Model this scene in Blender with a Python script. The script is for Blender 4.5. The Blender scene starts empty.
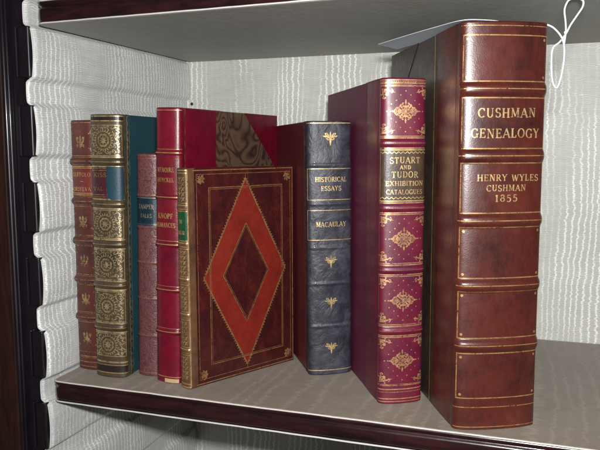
import bpy, bmesh, math, random
from math import sin, cos, pi, radians as rad
from mathutils import Vector, Matrix
random.seed(7)
scn = bpy.context.scene
COL = scn.collection
H, D, P, TS = 0.27, 0.2404, 0.0575, 0.0175     # gap between shelves, shelf depth, groove pitch, shelf thickness

# ------------------------------------------------------------------ materials
class NT:
    def __init__(s, name):
        s.m = bpy.data.materials.new(name); s.m.use_nodes = True
        s.t = s.m.node_tree; s.b = s.t.nodes['Principled BSDF']
    def n(s, typ, **kw):
        nd = s.t.nodes.new(typ)
        for k, v in kw.items():
            if k in nd.inputs: nd.inputs[k].default_value = v
            else: setattr(nd, k, v)
        return nd
    def l(s, a, b): s.t.links.new(a, b)
    def math(s, op, a, b=None, c=None, clamp=False):
        nd = s.t.nodes.new('ShaderNodeMath'); nd.operation = op; nd.use_clamp = clamp
        for i, v in enumerate((a, b, c)):
            if v is None: continue
            if isinstance(v, (int, float)): nd.inputs[i].default_value = v
            else: s.l(v, nd.inputs[i])
        return nd.outputs[0]
    def obj(s, scale=(1, 1, 1)):
        tc = s.n('ShaderNodeTexCoord'); mp = s.n('ShaderNodeMapping'); mp.inputs['Scale'].default_value = scale
        s.l(tc.outputs['Object'], mp.inputs['Vector']); return mp.outputs['Vector']
    def noise(s, vec, scale, detail=4, rough=.55, dist=0):
        nd = s.n('ShaderNodeTexNoise'); nd.inputs['Scale'].default_value = scale
        nd.inputs['Detail'].default_value = detail; nd.inputs['Roughness'].default_value = rough
        nd.inputs['Distortion'].default_value = dist
        s.l(vec, nd.inputs['Vector']); return nd.outputs['Fac']
    def ramp(s, fac, stops):
        r = s.n('ShaderNodeValToRGB'); e = r.color_ramp.elements
        while len(e) < len(stops): e.new(.5)
        for el, (p, c) in zip(e, stops): el.position = p; el.color = (*c, 1)
        s.l(fac, r.inputs['Fac']); return r.outputs['Color']
    def bump(s, h, dist, strength=1):
        b = s.n('ShaderNodeBump'); b.inputs['Distance'].default_value = dist; b.inputs['Strength'].default_value = strength
        s.l(h, b.inputs['Height']); s.l(b.outputs['Normal'], s.b.inputs['Normal'])

def leather(name, c1, c2, c3=None, rough=.42, coat=.14, grain=900, bump=.00012, wear=.5, blotch=45):
    """c1 main, c2 darker mottling, c3 rubbed places"""
    t = NT(name); v = t.obj()
    big = t.noise(v, blotch, 6, .62, .3)
    vs = t.obj((1, 1, .35)); fine = t.noise(vs, 420, 4, .7)
    mixf = t.math('ADD', t.math('MULTIPLY', big, .75), t.math('MULTIPLY', fine, .25))
    stops = [(.33, c2), (.55, c1)]
    if c3: stops += [(.60, c1), (.72, c3)]
    t.l(t.ramp(mixf, stops), t.b.inputs['Base Color'])
    vo = t.n('ShaderNodeTexVoronoi'); vo.inputs['Scale'].default_value = grain; t.l(v, vo.inputs['Vector'])
    g2 = t.noise(v, 260, 5, .6)
    h = t.math('ADD', t.math('MULTIPLY', vo.outputs['Distance'], .5), t.math('MULTIPLY', g2, 1.2))
    t.bump(h, bump)
    rg = t.math('ADD', t.math('MULTIPLY', t.noise(v, 120, 5, .65), .35), rough - .17, clamp=True)
    t.l(rg, t.b.inputs['Roughness'])
    t.b.inputs['Coat Weight'].default_value = coat; t.b.inputs['Coat Roughness'].default_value = .32
    return t.m

def gold(name, c=(.72, .46, .17), worn=.35, rough=.38):
    t = NT(name); v = t.obj()
    f = t.noise(v, 900, 4, .7); f2 = t.noise(v, 170, 5, .65)
    m = t.math('ADD', t.math('MULTIPLY', f, .45), t.math('MULTIPLY', f2, .55))
    t.l(t.ramp(m, [(.36, tuple(x*(1-worn)*.38 for x in c)), (.46, tuple(x*(1-worn*.5)*.75 for x in c)), (.58, tuple(x*.92 for x in c))]), t.b.inputs['Base Color'])
    t.b.inputs['Metallic'].default_value = .6; t.b.inputs['Roughness'].default_value = rough
    f3 = t.noise(v, 620, 3, .6); hole = t.math('ADD', t.math('MULTIPLY', f3, .5), t.math('MULTIPLY', t.noise(v, 95, 4, .6), .5))
    t.l(t.math('MULTIPLY_ADD', t.math('SUBTRACT', hole, .33+worn*.20), 14, .55, clamp=True), t.b.inputs['Alpha'])
    t.bump(f, .00005); return t.m

def cloth(name, c, dark=.75, rough=.75, scale=1300):
    t = NT(name); v = t.obj((1, 1, 1))
    f = t.noise(v, scale, 3, .6); b = t.noise(v, 40, 5, .6)
    m = t.math('ADD', t.math('MULTIPLY', f, .4), t.math('MULTIPLY', b, .6))
    t.l(t.ramp(m, [(.35, tuple(x*dark for x in c)), (.62, c)]), t.b.inputs['Base Color'])
    t.b.inputs['Roughness'].default_value = rough; t.bump(f, .0001)
    return t.m

def moire(name, axis, base, line, freq=115, seed=0., strength=1., rib=1.0, blotch=.3):
    """watered silk: fine horizontal ribs, and clusters of jagged bright vertical figure lines"""
    t = NT(name); tc = t.n('ShaderNodeTexCoord'); sp = t.n('ShaderNodeSeparateXYZ'); t.l(tc.outputs['Object'], sp.inputs[0])
    s = sp.outputs['XYZ'.index(axis[0])]; z = sp.outputs['XYZ'.index(axis[1])]
    def vec(a, b, off):
        c = t.n('ShaderNodeCombineXYZ'); t.l(t.math('MULTIPLY', s, a), c.inputs[0]); t.l(t.math('MULTIPLY', z, b), c.inputs[1])
        c.inputs[2].default_value = off + seed; return c.outputs[0]
    warp = t.noise(vec(16, 3.2, 1.), 1, 2, .45)            # slow drift of the columns
    jit = t.noise(vec(30, 420, 5.), 1, 3, .75)           # teeth of the lines
    jit2 = t.noise(vec(10, 70, 8.), 1, 2, .6)
    ph = t.math('ADD', t.math('MULTIPLY', s, freq), t.math('MULTIPLY', warp, 4.8))
    ph = t.math('ADD', ph, t.math('MULTIPLY', jit, 1.0)); ph = t.math('ADD', ph, t.math('MULTIPLY', jit2, .8))
    fr = t.math('ABSOLUTE', t.math('SUBTRACT', t.math('FRACT', ph), .5))       # 0 on a line
    ln = t.math('SUBTRACT', 1, t.math('MULTIPLY', fr, 4.6), clamp=True)
    ln = t.math('POWER', ln, 1.25)
    cl = t.noise(vec(20, 5, 11.), 1, 2, .5)             # clusters and plain stretches
    mask = t.math('MULTIPLY', t.math('SUBTRACT', cl, .40), 9, clamp=True)
    dash = t.noise(vec(120, 620, 14.), 1, 2, .6)          # lines break into short horizontal dashes
    dk = t.math('MULTIPLY_ADD', dash, 2.4, -.42, clamp=True)
    fig = t.math('MULTIPLY', t.math('MULTIPLY', ln, t.math('MULTIPLY_ADD', mask, .92, .08)), dk)
    wav = t.math('ADD', t.math('MULTIPLY', z, 760), t.math('MULTIPLY', t.noise(vec(60, 90, 17.), 1, 2, .5), 5))
    ribs = t.math('MULTIPLY_ADD', t.math('SINE', t.math('MULTIPLY', wav, 6.283)), .5, .5)
    ribm = t.math('MULTIPLY', ribs, t.noise(vec(60, 260, 21.), 1, 3, .6))
    fac = t.math('ADD', t.math('MULTIPLY', fig, .78*strength), t.math('MULTIPLY', ribm, .40*rib), clamp=True)
    blot = t.noise(vec(14, 14, 30.), 1, 7, .65)
    fac = t.math('ADD', fac, t.math('MULTIPLY_ADD', blot, blotch, -blotch/2), clamp=True)
    t.l(t.ramp(fac, [(0.03, base), (.75, line)]), t.b.inputs['Base Color'])
    t.b.inputs['Roughness'].default_value = .55
    t.b.inputs['Sheen Weight'].default_value = .15
    hh = t.math('ADD', t.math('MULTIPLY', ribs, .25), t.math('MULTIPLY', fig, .7)); t.bump(hh, .00018)
    return t.m

def wood(name, c1, c2, rough=.22, axis=(1, 6, 6), coat=.5, scale=22):
    t = NT(name); v = t.obj(axis)
    f = t.noise(v, scale, 6, .6, 1.2)
    t.l(t.ramp(f, [(.32, c2), (.66, c1)]), t.b.inputs['Base Color'])
    t.l(t.math('MULTIPLY_ADD', t.noise(t.obj(), 60, 5, .6), .25, rough-.1), t.b.inputs['Roughness'])
    t.b.inputs['Coat Weight'].default_value = coat; t.b.inputs['Coat Roughness'].default_value = .15
    t.bump(f, .0001); return t.m

def marbled(name):
    t = NT(name); v = t.obj((1, 1, .55))
    nz = t.noise(v, 20, 1.0, .4, 2.6)
    band = t.math('MULTIPLY_ADD', t.math('SINE', t.math('MULTIPLY', nz, 62)), .5, .5)
    fine = t.noise(t.obj(), 300, 3, .6)
    t.l(t.ramp(t.math('MULTIPLY_ADD', fine, .25, t.math('MULTIPLY', band, .8)), [(.08, (.028, .015, .012)), (.28, (.070, .034, .022)), (.62, (.105, .056, .034)), (.90, (.115, .07, .045))]), t.b.inputs['Base Color'])
    t.b.inputs['Roughness'].default_value = .45; return t.m

def plain(name, c, rough=.5, metallic=0, mottled=.15, scale=200):
    t = NT(name); f = t.noise(t.obj(), scale, 4, .6)
    t.l(t.ramp(f, [(.3, tuple(x*(1-mottled) for x in c)), (.7, c)]), t.b.inputs['Base Color'])
    t.b.inputs['Roughness'].default_value = rough; t.b.inputs['Metallic'].default_value = metallic; return t.m

def pages(name, c1, c2):
    t = NT(name); v = t.obj((1, .02, .02)); f = t.noise(v, 3500, 2, .5)
    t.l(t.ramp(f, [(.4, c2), (.6, c1)]), t.b.inputs['Base Color']); t.b.inputs['Roughness'].default_value = .6
    t.bump(f, .0001); return t.m

def embossed(name, c1, c2):
    """faded leather with a pressed curly grain"""
    t = NT(name); v = t.obj()
    w = t.n('ShaderNodeTexNoise'); w.inputs['Scale'].default_value = 190; w.inputs['Distortion'].default_value = 3.5; w.inputs['Detail'].default_value = 2
    t.l(v, w.inputs['Vector'])
    t.l(t.ramp(w.outputs['Fac'], [(.40, c2), (.52, c1), (.62, c2), (.72, c1)]), t.b.inputs['Base Color'])
    t.b.inputs['Roughness'].default_value = .45; t.bump(w.outputs['Fac'], .0005); return t.m

# ------------------------------------------------------------------ mesh helpers
def link(name, me, mat, parent=None, smooth=False):
    o = bpy.data.objects.new(name, me); COL.objects.link(o)
    if mat: me.materials.append(mat)
    if parent: o.parent = parent
    if smooth:
        for p in me.polygons: p.use_smooth = True
    return o
def mesh(name, vs, fs, mat, parent=None, smooth=False):
    me = bpy.data.meshes.new(name); me.from_pydata([tuple(v) for v in vs], [], fs); me.update()
    return link(name, me, mat, parent, smooth)
def from_bm(name, bm, mat, parent=None, smooth=False):
    bmesh.ops.recalc_face_normals(bm, faces=bm.faces)
    me = bpy.data.meshes.new(name); bm.to_mesh(me); bm.free(); return link(name, me, mat, parent, smooth)
def box_bm(bm, x0, x1, y0, y1, z0, z1, bev=0, seg=2):
    b2 = bmesh.new(); bmesh.ops.create_cube(b2, size=1)
    for v in b2.verts: v.co = Vector((x0+(v.co.x+.5)*(x1-x0), y0+(v.co.y+.5)*(y1-y0), z0+(v.co.z+.5)*(z1-z0)))
    if bev: bmesh.ops.bevel(b2, geom=list(b2.edges), offset=bev, segments=seg, profile=.5, affect='EDGES')
    me = bpy.data.meshes.new('t'); b2.to_mesh(me); b2.free(); bm.from_mesh(me); bpy.data.meshes.remove(me)
def box(name, x0, x1, y0, y1, z0, z1, mat, parent=None, bev=0):
    bm = bmesh.new(); box_bm(bm, x0, x1, y0, y1, z0, z1, bev); return from_bm(name, bm, mat, parent)
def tube(name, pts, r, mat, parent=None, n=8, closed=False):
    vs, fs = [], []; N = len(pts); pts = [Vector(p) for p in pts]
    up = None
    for i, p in enumerate(pts):
        a = pts[(i-1) % N] if (closed or i) else p; b = pts[(i+1) % N] if (closed or i < N-1) else p
        d = (b-a).normalized()
        if up is None: up = d.orthogonal().normalized()
        up = (up - d*up.dot(d)).normalized(); sd = d.cross(up)
        for k in range(n):
            t = 2*pi*k/n; vs.append(p+(up*cos(t)+sd*sin(t))*r)
    for i in range(N if closed else N-1):
        j = (i+1) % N
        for k in range(n): fs.append((i*n+k, i*n+(k+1) % n, j*n+(k+1) % n, j*n+k))
    if not closed: fs += [tuple(range(n))[::-1], tuple((N-1)*n+k for k in range(n))]
    return mesh(name, vs, fs, mat, parent, True)
def smooth_path(ctrl, per=8, closed=False):
    pts = [Vector(c) for c in ctrl]; N = len(pts); out = []
    for i in range(N if closed else N-1):
        p0 = pts[(i-1) % N] if (closed or i) else pts[0]; p1 = pts[i]; p2 = pts[(i+1) % N]
        p3 = pts[(i+2) % N] if (closed or i < N-2) else pts[-1]
        for k in range(per):
            t = k/per
            out.append(.5*((2*p1)+(-p0+p2)*t+(2*p0-5*p1+4*p2-p3)*t*t+(-p0+3*p1-3*p2+p3)*t**3))
    if not closed: out.append(pts[-1])
    return out

# ------------------------------------------------------------------ flat decoration laid on a mapped surface
class Deco:
    """collects ribbons and shapes in surface coordinates (s, z); fn(s, z, off) puts them on the surface"""
    def __init__(s, fn, off=.00012, step=.0012): s.fn, s.off, s.step, s.v, s.f, s.k = fn, off, step, [], [], 0
    def _o(s): s.k += 1; return s.off + (s.k % 12)*.000006
    def ribbon(s, pts, w, closed=False):
        q = []
        P2 = list(pts) + ([pts[0]] if closed else [])
        ws = list(w) if isinstance(w, (list, tuple)) else [w]*len(P2)
        if closed and isinstance(w, (list, tuple)): ws.append(ws[0])
        for (a, b, wa, wb) in zip(P2, P2[1:], ws, ws[1:]):
            L = math.hypot(b[0]-a[0], b[1]-a[1]); n = max(1, int(L/s.step))
            for i in range(n): t = i/n; q.append((a[0]+(b[0]-a[0])*t, a[1]+(b[1]-a[1])*t, wa+(wb-wa)*t))
        q.append((*P2[-1], ws[-1])); o = s._o(); b0 = len(s.v); N = len(q)
        for i in range(N):
            a = q[max(0, i-1)]; b = q[min(N-1, i+1)]
            if closed and i in (0, N-1): a, b = q[N-2], q[1]
            dx, dy = b[0]-a[0], b[1]-a[1]; L = math.hypot(dx, dy) or 1
            nx, ny = -dy/L*q[i][2]/2, dx/L*q[i][2]/2
            s.v.append(s.fn(q[i][0]+nx, q[i][1]+ny, o)); s.v.append(s.fn(q[i][0]-nx, q[i][1]-ny, o))
        for i in range(N-1): s.f.append((b0+2*i, b0+2*i+1, b0+2*i+3, b0+2*i+2))
    def rect(s, a0, a1, z0, z1, w): # frame with mitred look
        for p, q in (((a0, z0-w/2), (a0, z1+w/2)), ((a1, z0-w/2), (a1, z1+w/2)), ((a0+w/2, z0), (a1-w/2, z0)), ((a0+w/2, z1), (a1-w/2, z1))): s.ribbon([p, q], w)
    def patch(s, a0, a1, z0, z1):
        o = s._o(); nx = max(2, int((a1-a0)/s.step)); nz = max(2, int((z1-z0)/.002)); b0 = len(s.v)
        for j in range(nz+1):
            for i in range(nx+1): s.v.append(s.fn(a0+(a1-a0)*i/nx, z0+(z1-z0)*j/nz, o))
        for j in range(nz):
            for i in range(nx): a = b0+j*(nx+1)+i; s.f.append((a, a+1, a+nx+2, a+nx+1))
    def dot(s, x, z, r, n=8, sq=1):
        o = s._o(); b0 = len(s.v)
        for k in range(n): s.v.append(s.fn(x+r*cos(2*pi*k/n), z+r*sq*sin(2*pi*k/n), o))
        s.f.append(tuple(range(b0, b0+n)))
    def poly(s, pts):
        o = s._o(); b0 = len(s.v)
        for p in pts: s.v.append(s.fn(p[0], p[1], o))
        s.f.append(tuple(range(b0, b0+len(pts))))
    def leaf(s, x, z, ang, L, w):
        pts = [(x+cos(ang)*L*t, z+sin(ang)*L*t) for t in (0, .15, .35, .6, .85, 1)]
        s.ribbon(pts, [w*.2, w*.7, w, w*.8, w*.4, w*.05])
    def curl(s, x, z, ang, L, turn, w, n=9):
        """stroke that starts at x,z going ang and winds up by 'turn' radians"""
        pts = [(x, z)]; a = ang; ws = [w*.5]
        for i in range(n):
            t = (i+1)/n; a += turn/n*(.5+t); st = L/n*(1.25-.8*t)
            pts.append((pts[-1][0]+cos(a)*st, pts[-1][1]+sin(a)*st)); ws.append(w*(1-.5*t))
        s.ribbon(pts, ws); s.dot(*pts[-1], w*.75, 6)
    def build(s, name, mat, parent):
        o = mesh(name, s.v, s.f, mat, parent) if s.v else None
        s.v, s.f = [], []; return o

# serif capitals: ('S',x) stem with serifs; ('L',pts,w) stroke; ('A',cx,cy,rx,ry,a0,a1) swelling arc; ('F',x,y) foot serif
TK, TN = .19, .09
GL = {
 'A': (.8, [('L', [(.05, 0), (.40, 1)], TN), ('L', [(.38, 1), (.75, 0)], TK), ('L', [(.2, .34), (.62, .34)], TN), ('F', .06, 0), ('F', .74, 0)]),
 'B': (.68, [('S', .16), ('A', .3, .76, .26, .24, 90, -90), ('A', .3, .27, .32, .27, 90, -90), ('L', [(.16, .97), (.32, .97)], TN), ('L', [(.16, .52), (.32, .52)], TN), ('L', [(.16, .04), (.32, .04)], TN)]),
 'C': (.75, [('A', .42, .5, .34, .48, 45, 315), ('L', [(.68, .98), (.68, .70)], TN)]),
 'D': (.78, [('S', .16), ('A', .32, .5, .38, .46, 90, -90), ('L', [(.16, .96), (.34, .96)], TN), ('L', [(.16, .04), (.34, .04)], TN)]),
 'E': (.68, [('S', .16), ('L', [(.16, .96), (.58, .96)], TN), ('L', [(.16, .52), (.46, .52)], TN), ('L', [(.16, .04), (.60, .04)], TN), ('L', [(.59, 1), (.59, .78)], TN), ('L', [(.61, 0), (.61, .24)], TN), ('L', [(.47, .64), (.47, .40)], TN)]),
 'F': (.64, [('S', .16), ('L', [(.16, .96), (.58, .96)], TN), ('L', [(.16, .52), (.46, .52)], TN), ('L', [(.59, 1), (.59, .78)], TN), ('L', [(.47, .64), (.47, .40)], TN)]),
 'G': (.8, [('A', .42, .5, .34, .48, 45, 330), ('L', [(.68, .98), (.68, .72)], TN), ('L', [(.68, .02), (.68, .42)], TK*.8), ('F', .68, .42)]),
 'H': (.84, [('S', .16), ('S', .68), ('L', [(.16, .52), (.68, .52)], TN)]),
 'I': (.34, [('S', .17)]),
 'K': (.8, [('S', .16), ('L', [(.2, .42), (.66, .97)], TN), ('L', [(.34, .60), (.70, .02)], TK), ('F', .66, 1), ('F', .70, 0)]),
 'L': (.64, [('S', .16), ('L', [(.16, .04), (.56, .04)], TN), ('L', [(.57, 0), (.57, .28)], TN)]),
 'M': (.98, [('L', [(.15, 0), (.15, 1)], TN), ('L', [(.17, 1), (.48, .08)], TK), ('L', [(.48, .08), (.80, 1)], TN), ('S', .81), ('F', .13, 0), ('F', .13, 1)]),
 'N': (.84, [('L', [(.15, 0), (.15, 1)], TN), ('L', [(.17, 1), (.68, .04)], TK), ('L', [(.68, 0), (.68, 1)], TN), ('F', .15, 0), ('F', .13, 1), ('F', .68, 1)]),
 'O': (.82, [('A', .41, .5, .34, .48, 0, 360)]),
 'P': (.68, [('S', .16), ('A', .3, .72, .28, .26, 90, -90), ('L', [(.16, .97), (.32, .97)], TN), ('L', [(.16, .47), (.32, .47)], TN)]),
 'Q': (.82, [('A', .41, .5, .34, .48, 0, 360), ('L', [(.42, .2), (.74, -.12)], TN*1.3)]),
 'R': (.76, [('S', .16), ('A', .3, .73, .27, .25, 90, -90), ('L', [(.16, .97), (.32, .97)], TN), ('L', [(.16, .49), (.32, .49)], TN), ('L', [(.36, .48), (.68, .03)], TK), ('F', .69, 0)]),
 'S': (.62, [('A', .31, .73, .21, .24, 30, 270), ('A', .31, .26, .24, .25, 90, -150), ('L', [(.51, .98), (.51, .74)], TN), ('L', [(.09, .02), (.09, .28)], TN)]),
 'T': (.72, [('S', .36), ('L', [(.06, .96), (.66, .96)], TN), ('L', [(.07, 1), (.07, .76)], TN), ('L', [(.65, 1), (.65, .76)], TN)]),
 'U': (.82, [('L', [(.17, 1), (.17, .32)], TK), ('L', [(.66, 1), (.66, .32)], TN), ('A', .415, .32, .245, .29, 180, 360), ('F', .17, 1), ('F', .66, 1)]),
 'V': (.78, [('L', [(.08, 1), (.40, 0)], TK), ('L', [(.40, 0), (.70, 1)], TN), ('F', .09, 1), ('F', .70, 1)]),
 'W': (1.06, [('L', [(.08, 1), (.33, 0)], TK), ('L', [(.33, 0), (.53, .9)], TN), ('L', [(.50, .95), (.74, 0)], TK), ('L', [(.74, 0), (.97, 1)], TN), ('F', .09, 1), ('F', .97, 1)]),
 'X': (.78, [('L', [(.10, 1), (.68, 0)], TK), ('L', [(.66, 1), (.10, 0)], TN), ('F', .12, 1), ('F', .66, 1), ('F', .12, 0), ('F', .67, 0)]),
 'Y': (.76, [('L', [(.08, 1), (.38, .48)], TK), ('L', [(.68, 1), (.38, .48)], TN), ('L', [(.38, .5), (.38, 0)], TK), ('F', .38, 0), ('F', .10, 1), ('F', .67, 1)]),
 '1': (.46, [('S', .24), ('L', [(.22, .97), (.07, .82)], TN)]),
 '5': (.6, [('A', .27, .32, .25, .31, 120, -140), ('L', [(.14, .97), (.52, .97)], TN*1.4), ('L', [(.14, 1), (.13, .52)], TN)]),
 '8': (.6, [('A', .3, .74, .19, .23, 0, 360), ('A', .3, .26, .24, .25, 0, 360)]),
}
def write(dc, text, cx, cz, h, track=.06, width=1.0, fit=None, bold=1.0):
    tot = sum(GL[c][0] if c in GL else .45 for c in text)+track*(len(text)-1)
    sx = h*width if not fit else fit/tot
    x = cx-tot*sx/2; z0 = cz-h/2
    def T(px, py): return (x+px*sx, z0+py*h)
    ww = (h+sx)/2*bold
    rj = random.Random(len(text)*7+int(cz*1e5)); base_z, base_w = z0, ww
    for ch in text:
        z0 = base_z+rj.uniform(-.035, .035)*h; ww = base_w*rj.uniform(.82, 1.12)
        if ch not in GL: x += (.45+track)*sx; continue
        adv, st = GL[ch]
        for s_ in st:
            if s_[0] == 'S':
                dc.ribbon([T(s_[1], 0), T(s_[1], 1)], TK*ww)
                for yy in (.03, .97): dc.ribbon([T(s_[1]-.15, yy), T(s_[1]+.15, yy)], TN*ww*.9)
            elif s_[0] == 'F':
                yy = .03 if s_[2] < .2 else (.97 if s_[2] > .9 else s_[2]); dc.ribbon([T(s_[1]-.13, yy), T(s_[1]+.13, yy)], TN*ww*.9)
            elif s_[0] == 'L': dc.ribbon([T(*p) for p in s_[1]], s_[2]*ww)
            else:
                _, ax, ay, rx, ry, a0, a1 = s_; n = max(6, int(abs(a1-a0)/24)); pts, ws = [], []
                for i in range(n+1):
                    a = rad(a0+(a1-a0)*i/n); pts.append(T(ax+rx*cos(a), ay+ry*sin(a))); ws.append((TN+(TK-TN)*abs(cos(a)))*ww)
                dc.ribbon(pts, ws)
        x += (adv+track)*sx

# ------------------------------------------------------------------ book
def tag(o, label, cat, group=None):
    o['label'] = label; o['category'] = cat
    if group: o['group'] = group

class Book:
    """x = thickness, y = away from the spine, z = up; origin on the shelf at the spine's left joint"""
    def __init__(s, loc, yaw, T, W, Hh, bulge, bands, sw, mats, lean=0., band_h=.0018, band_w=.0042, tc=.0028, pw=.7, minor=()):
        s.T, s.W, s.H, s.b, s.sw, s.bands, s.bh, s.bw, s.pw, s.minor = T, W, Hh, bulge, sw, bands, band_h, band_w, pw, minor
        r = s.root = bpy.data.objects.new('book', None); COL.objects.link(r); r.empty_display_size = .02
        r.location = (loc[0], loc[1], T*sin(rad(lean)) if lean > 0 else 0); r.rotation_mode = 'XYZ'; r.rotation_euler = (0, rad(lean), rad(yaw))
        e = .0004; s.e = e
        # arc-length table of the rounded spine
        N = 400; s.tab = []; L = 0; prev = s._arc(0)
        for i in range(N+1):
            p = s._arc(i/N); L += math.hypot(p[0]-prev[0], p[1]-prev[1]); s.tab.append(L); prev = p
        s.S = L
        # spine shell : side strip, joint groove, round, joint groove, side strip
        cols = []
        nseg = 44
        if sw > .0065:
            for y in (sw, sw*.6, .0062, .0048, .0036, .0024, .0010): cols.append(('L', y))
        else:
            for y in (sw, sw*.5): cols.append(('L', y))
        cols += [('C', i/nseg) for i in range(nseg+1)]
        cols += [('R', c[1]) for c in reversed(cols) if c[0] == 'L']
        zs = [0]; n = int(Hh/.0007)
        zs = [0, .0005] + [.0005+(Hh-.0010)*i/n for i in range(1, n)] + [Hh-.0005, Hh]
        V, F = [], []
        for z in zs:
            inset = .0007 if z in (0, Hh) else 0
            for k, v in cols:
                if k == 'C': V.append(s._pt(v, z, -inset))
                else:
                    g = .0005*math.exp(-((v-.0036)/.0013)**2) if sw > .0065 else 0
                    x = -e+g+inset*.5 if v < sw else .0002
                    V.append(Vector((x if k == 'L' else T-x, v, z)))
        M = len(cols)
        for j in range(len(zs)-1):
            for i in range(M-1): F.append((j*M+i, j*M+i+1, (j+1)*M+i+1, (j+1)*M+i))
        i0 = next(i for i, c in enumerate(cols) if c[0] == 'C'); top = (len(zs)-1)*M
        F.append(tuple(top+i0+i for i in range(nseg+1))); F.append(tuple(i0+i for i in range(nseg+1))[::-1])
        s.spine = mesh('spine', V, F, mats['spine'], r, True)
        s.cover = {}
        for side in ('L', 'R'):
            bm = bmesh.new(); x0, x1 = (0, tc) if side == 'L' else (T-tc, T)
            box_bm(bm, x0, x1, .0006, W, .0002, Hh-.0002, .0006, 2)
            s.cover[side] = from_bm('cover', bm, mats.get('cover', mats['spine']), r)
        # text block with a hollowed fore edge
        V, F = [], []; K = 8
        for z in (.0035, Hh-.0035):
            V.append(Vector((tc+.0001, .0012, z)))
            for i in range(K+1):
                u = i/K; V.append(Vector((tc+.0001+(T-2*tc-.0002)*u, W-.0035-.35*bulge*sin(pi*u), z)))
            V.append(Vector((T-tc-.0001, .0012, z)))
        m = K+3
        for i in range(m): F.append((i, (i+1) % m, m+(i+1) % m, m+i))
        F += [tuple(range(m))[::-1], tuple(range(m, 2*m))]
        s.block = mesh('page_block', V, F, mats.get('pages'), r)
    def _arc(s, u):
        a = pi*u; return (s.T/2-(s.T/2+s.__dict__.get('e', .0004))*cos(a), -s.b*max(0, sin(a))**s.pw)
    def band(s, z):
        o = 0
        for zb in s.bands:
            d = abs(z-zb)/(s.bw/2)
            if d < 1.35: o = max(o, s.bh*(1-min(1, max(0, (d-.35)))**1.6) if d > .35 else s.bh)
        for zb in s.minor:
            d = abs(z-zb)/.0016
            if d < 1: o = max(o, .0005*(1-d*d))
        # hollow between the bands, fuller at head and tail
        return o
    def _pt(s, u, z, off):
        u = min(1, max(0, u)); h = 1e-3
        a = s._arc(max(0, u-h)); b = s._arc(min(1, u+h)); dx, dy = b[0]-a[0], b[1]-a[1]; L = math.hypot(dx, dy) or 1
        nx, ny = dy/L, -dx/L; fade = min(1, sin(pi*u)*2.2)
        p = s._arc(u); o = off+s.band(z)*fade
        return Vector((p[0]+nx*o, p[1]+ny*o, z))
    def u_of(s, sl):
        t = sl+s.S/2
        if t <= 0: return 0
        if t >= s.S: return 1
        lo, hi = 0, len(s.tab)-1
        while hi-lo > 1:
            m = (lo+hi)//2
            if s.tab[m] < t: lo = m
            else: hi = m
        return (lo+(t-s.tab[lo])/max(1e-9, s.tab[hi]-s.tab[lo]))/(len(s.tab)-1)
    def sf(s, sl, z, off): return s._pt(s.u_of(sl), z, off)          # spine surface, sl = arc length from the middle
    def cf(s, side, strip=False):                                     # cover surface, (y, z)
        e = (s.e if strip else 0)
        return (lambda y, z, off: Vector((s.T+e+off, y, z))) if side == 'R' else (lambda y, z, off: Vector((-e-off, y, z)))
    def hl(s, dc, z, w, m=.0006):                                     # line across the spine
        L = s.S/2-m; n = 26
        dc.ribbon([(-L+2*L*i/n, z) for i in range(n+1)], w)

M_gold = gold('gold_leaf', (.72, .46, .17), .15); M_goldw = gold('worn_gold_leaf', (.50, .33, .14), .6, .45); M_goldb = gold('bright_gold_leaf', (.80, .56, .26), .3, .38)
M_page = pages('page_edges', (.52, .43, .28), (.30, .23, .13)); M_gilt = pages('gilt_page_edges', (.55, .38, .14), (.35, .22, .08))

# ------------------------------------------------------------------ the bookcase
case = bpy.data.objects.new('bookcase', None); COL.objects.link(case); case.empty_display_size = .05
tag(case, 'dark mahogany bookcase lined with pale watered silk, its shelf carrying the row of leather books', 'bookcase')
X1 = .80
M_back = moire('watered_silk_back', 'XZ', (.445, .438, .395), (.92, .905, .86), 165, 0., 1.15, 1.1, .5)
M_side = moire('watered_silk_side', 'YZ', (.46, .46, .445), (.95, .945, .93), 205, 40., 1.05, 1.3, .4)
M_top = moire('shelf_silk', 'XY', (.160, .118, .085), (.29, .228, .168), 75, 80., .50, 1.5, 1.1)
M_under = moire('shelf_underside_silk', 'XY', (.175, .162, .122), (.30, .28, .22), 40, 120., .5, 1.1, 1.0)
M_mah = wood('dark_mahogany', (.030, .008, .009), (.007, .003, .004))
M_mah2 = wood('stile_mahogany', (.034, .009, .006), (.009, .003, .003), .38, (6, 6, 1))
M_rail = wood('bead_mahogany', (.010, .005, .010), (.004, .003, .005), .38, (6, 6, 1))
M_edge = plain('pale_cloth_edge_glint', (.62, .58, .55), .6)
SKEW = 0.
def plan(inset, n=8, r=.0075, back=D-.001, x1=X1):
    pts = [(x1, inset-SKEW*x1), (.40, inset-SKEW*.4)]
    pts += [(r-(r-inset)*sin(t), r-(r-inset)*cos(t)) for t in [pi/2*i/n for i in range(n+1)]]
    return pts+[(inset, back), (x1, back)]
def slab(name, z0, z1, prof, mat, parent):
    """shelf body: plan outline swept through a rounded edge profile [(inset, z)]"""
    V, F = [], []; rows = [plan(i) for i, _ in prof]; m = len(rows[0])
    for (i, z), row in zip(prof, rows): V += [Vector((x, y, z)) for x, y in row]
    for j in range(len(prof)-1):
        for i in range(m): F.append((j*m+i, j*m+(i+1) % m, (j+1)*m+(i+1) % m, (j+1)*m+i))
    F += [tuple(range(m))[::-1], tuple((len(prof)-1)*m+i for i in range(m))]
    o = mesh(name, V, F, mat, parent); 
    for p in o.data.polygons[:-2]: p.use_smooth = True
    return o
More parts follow.
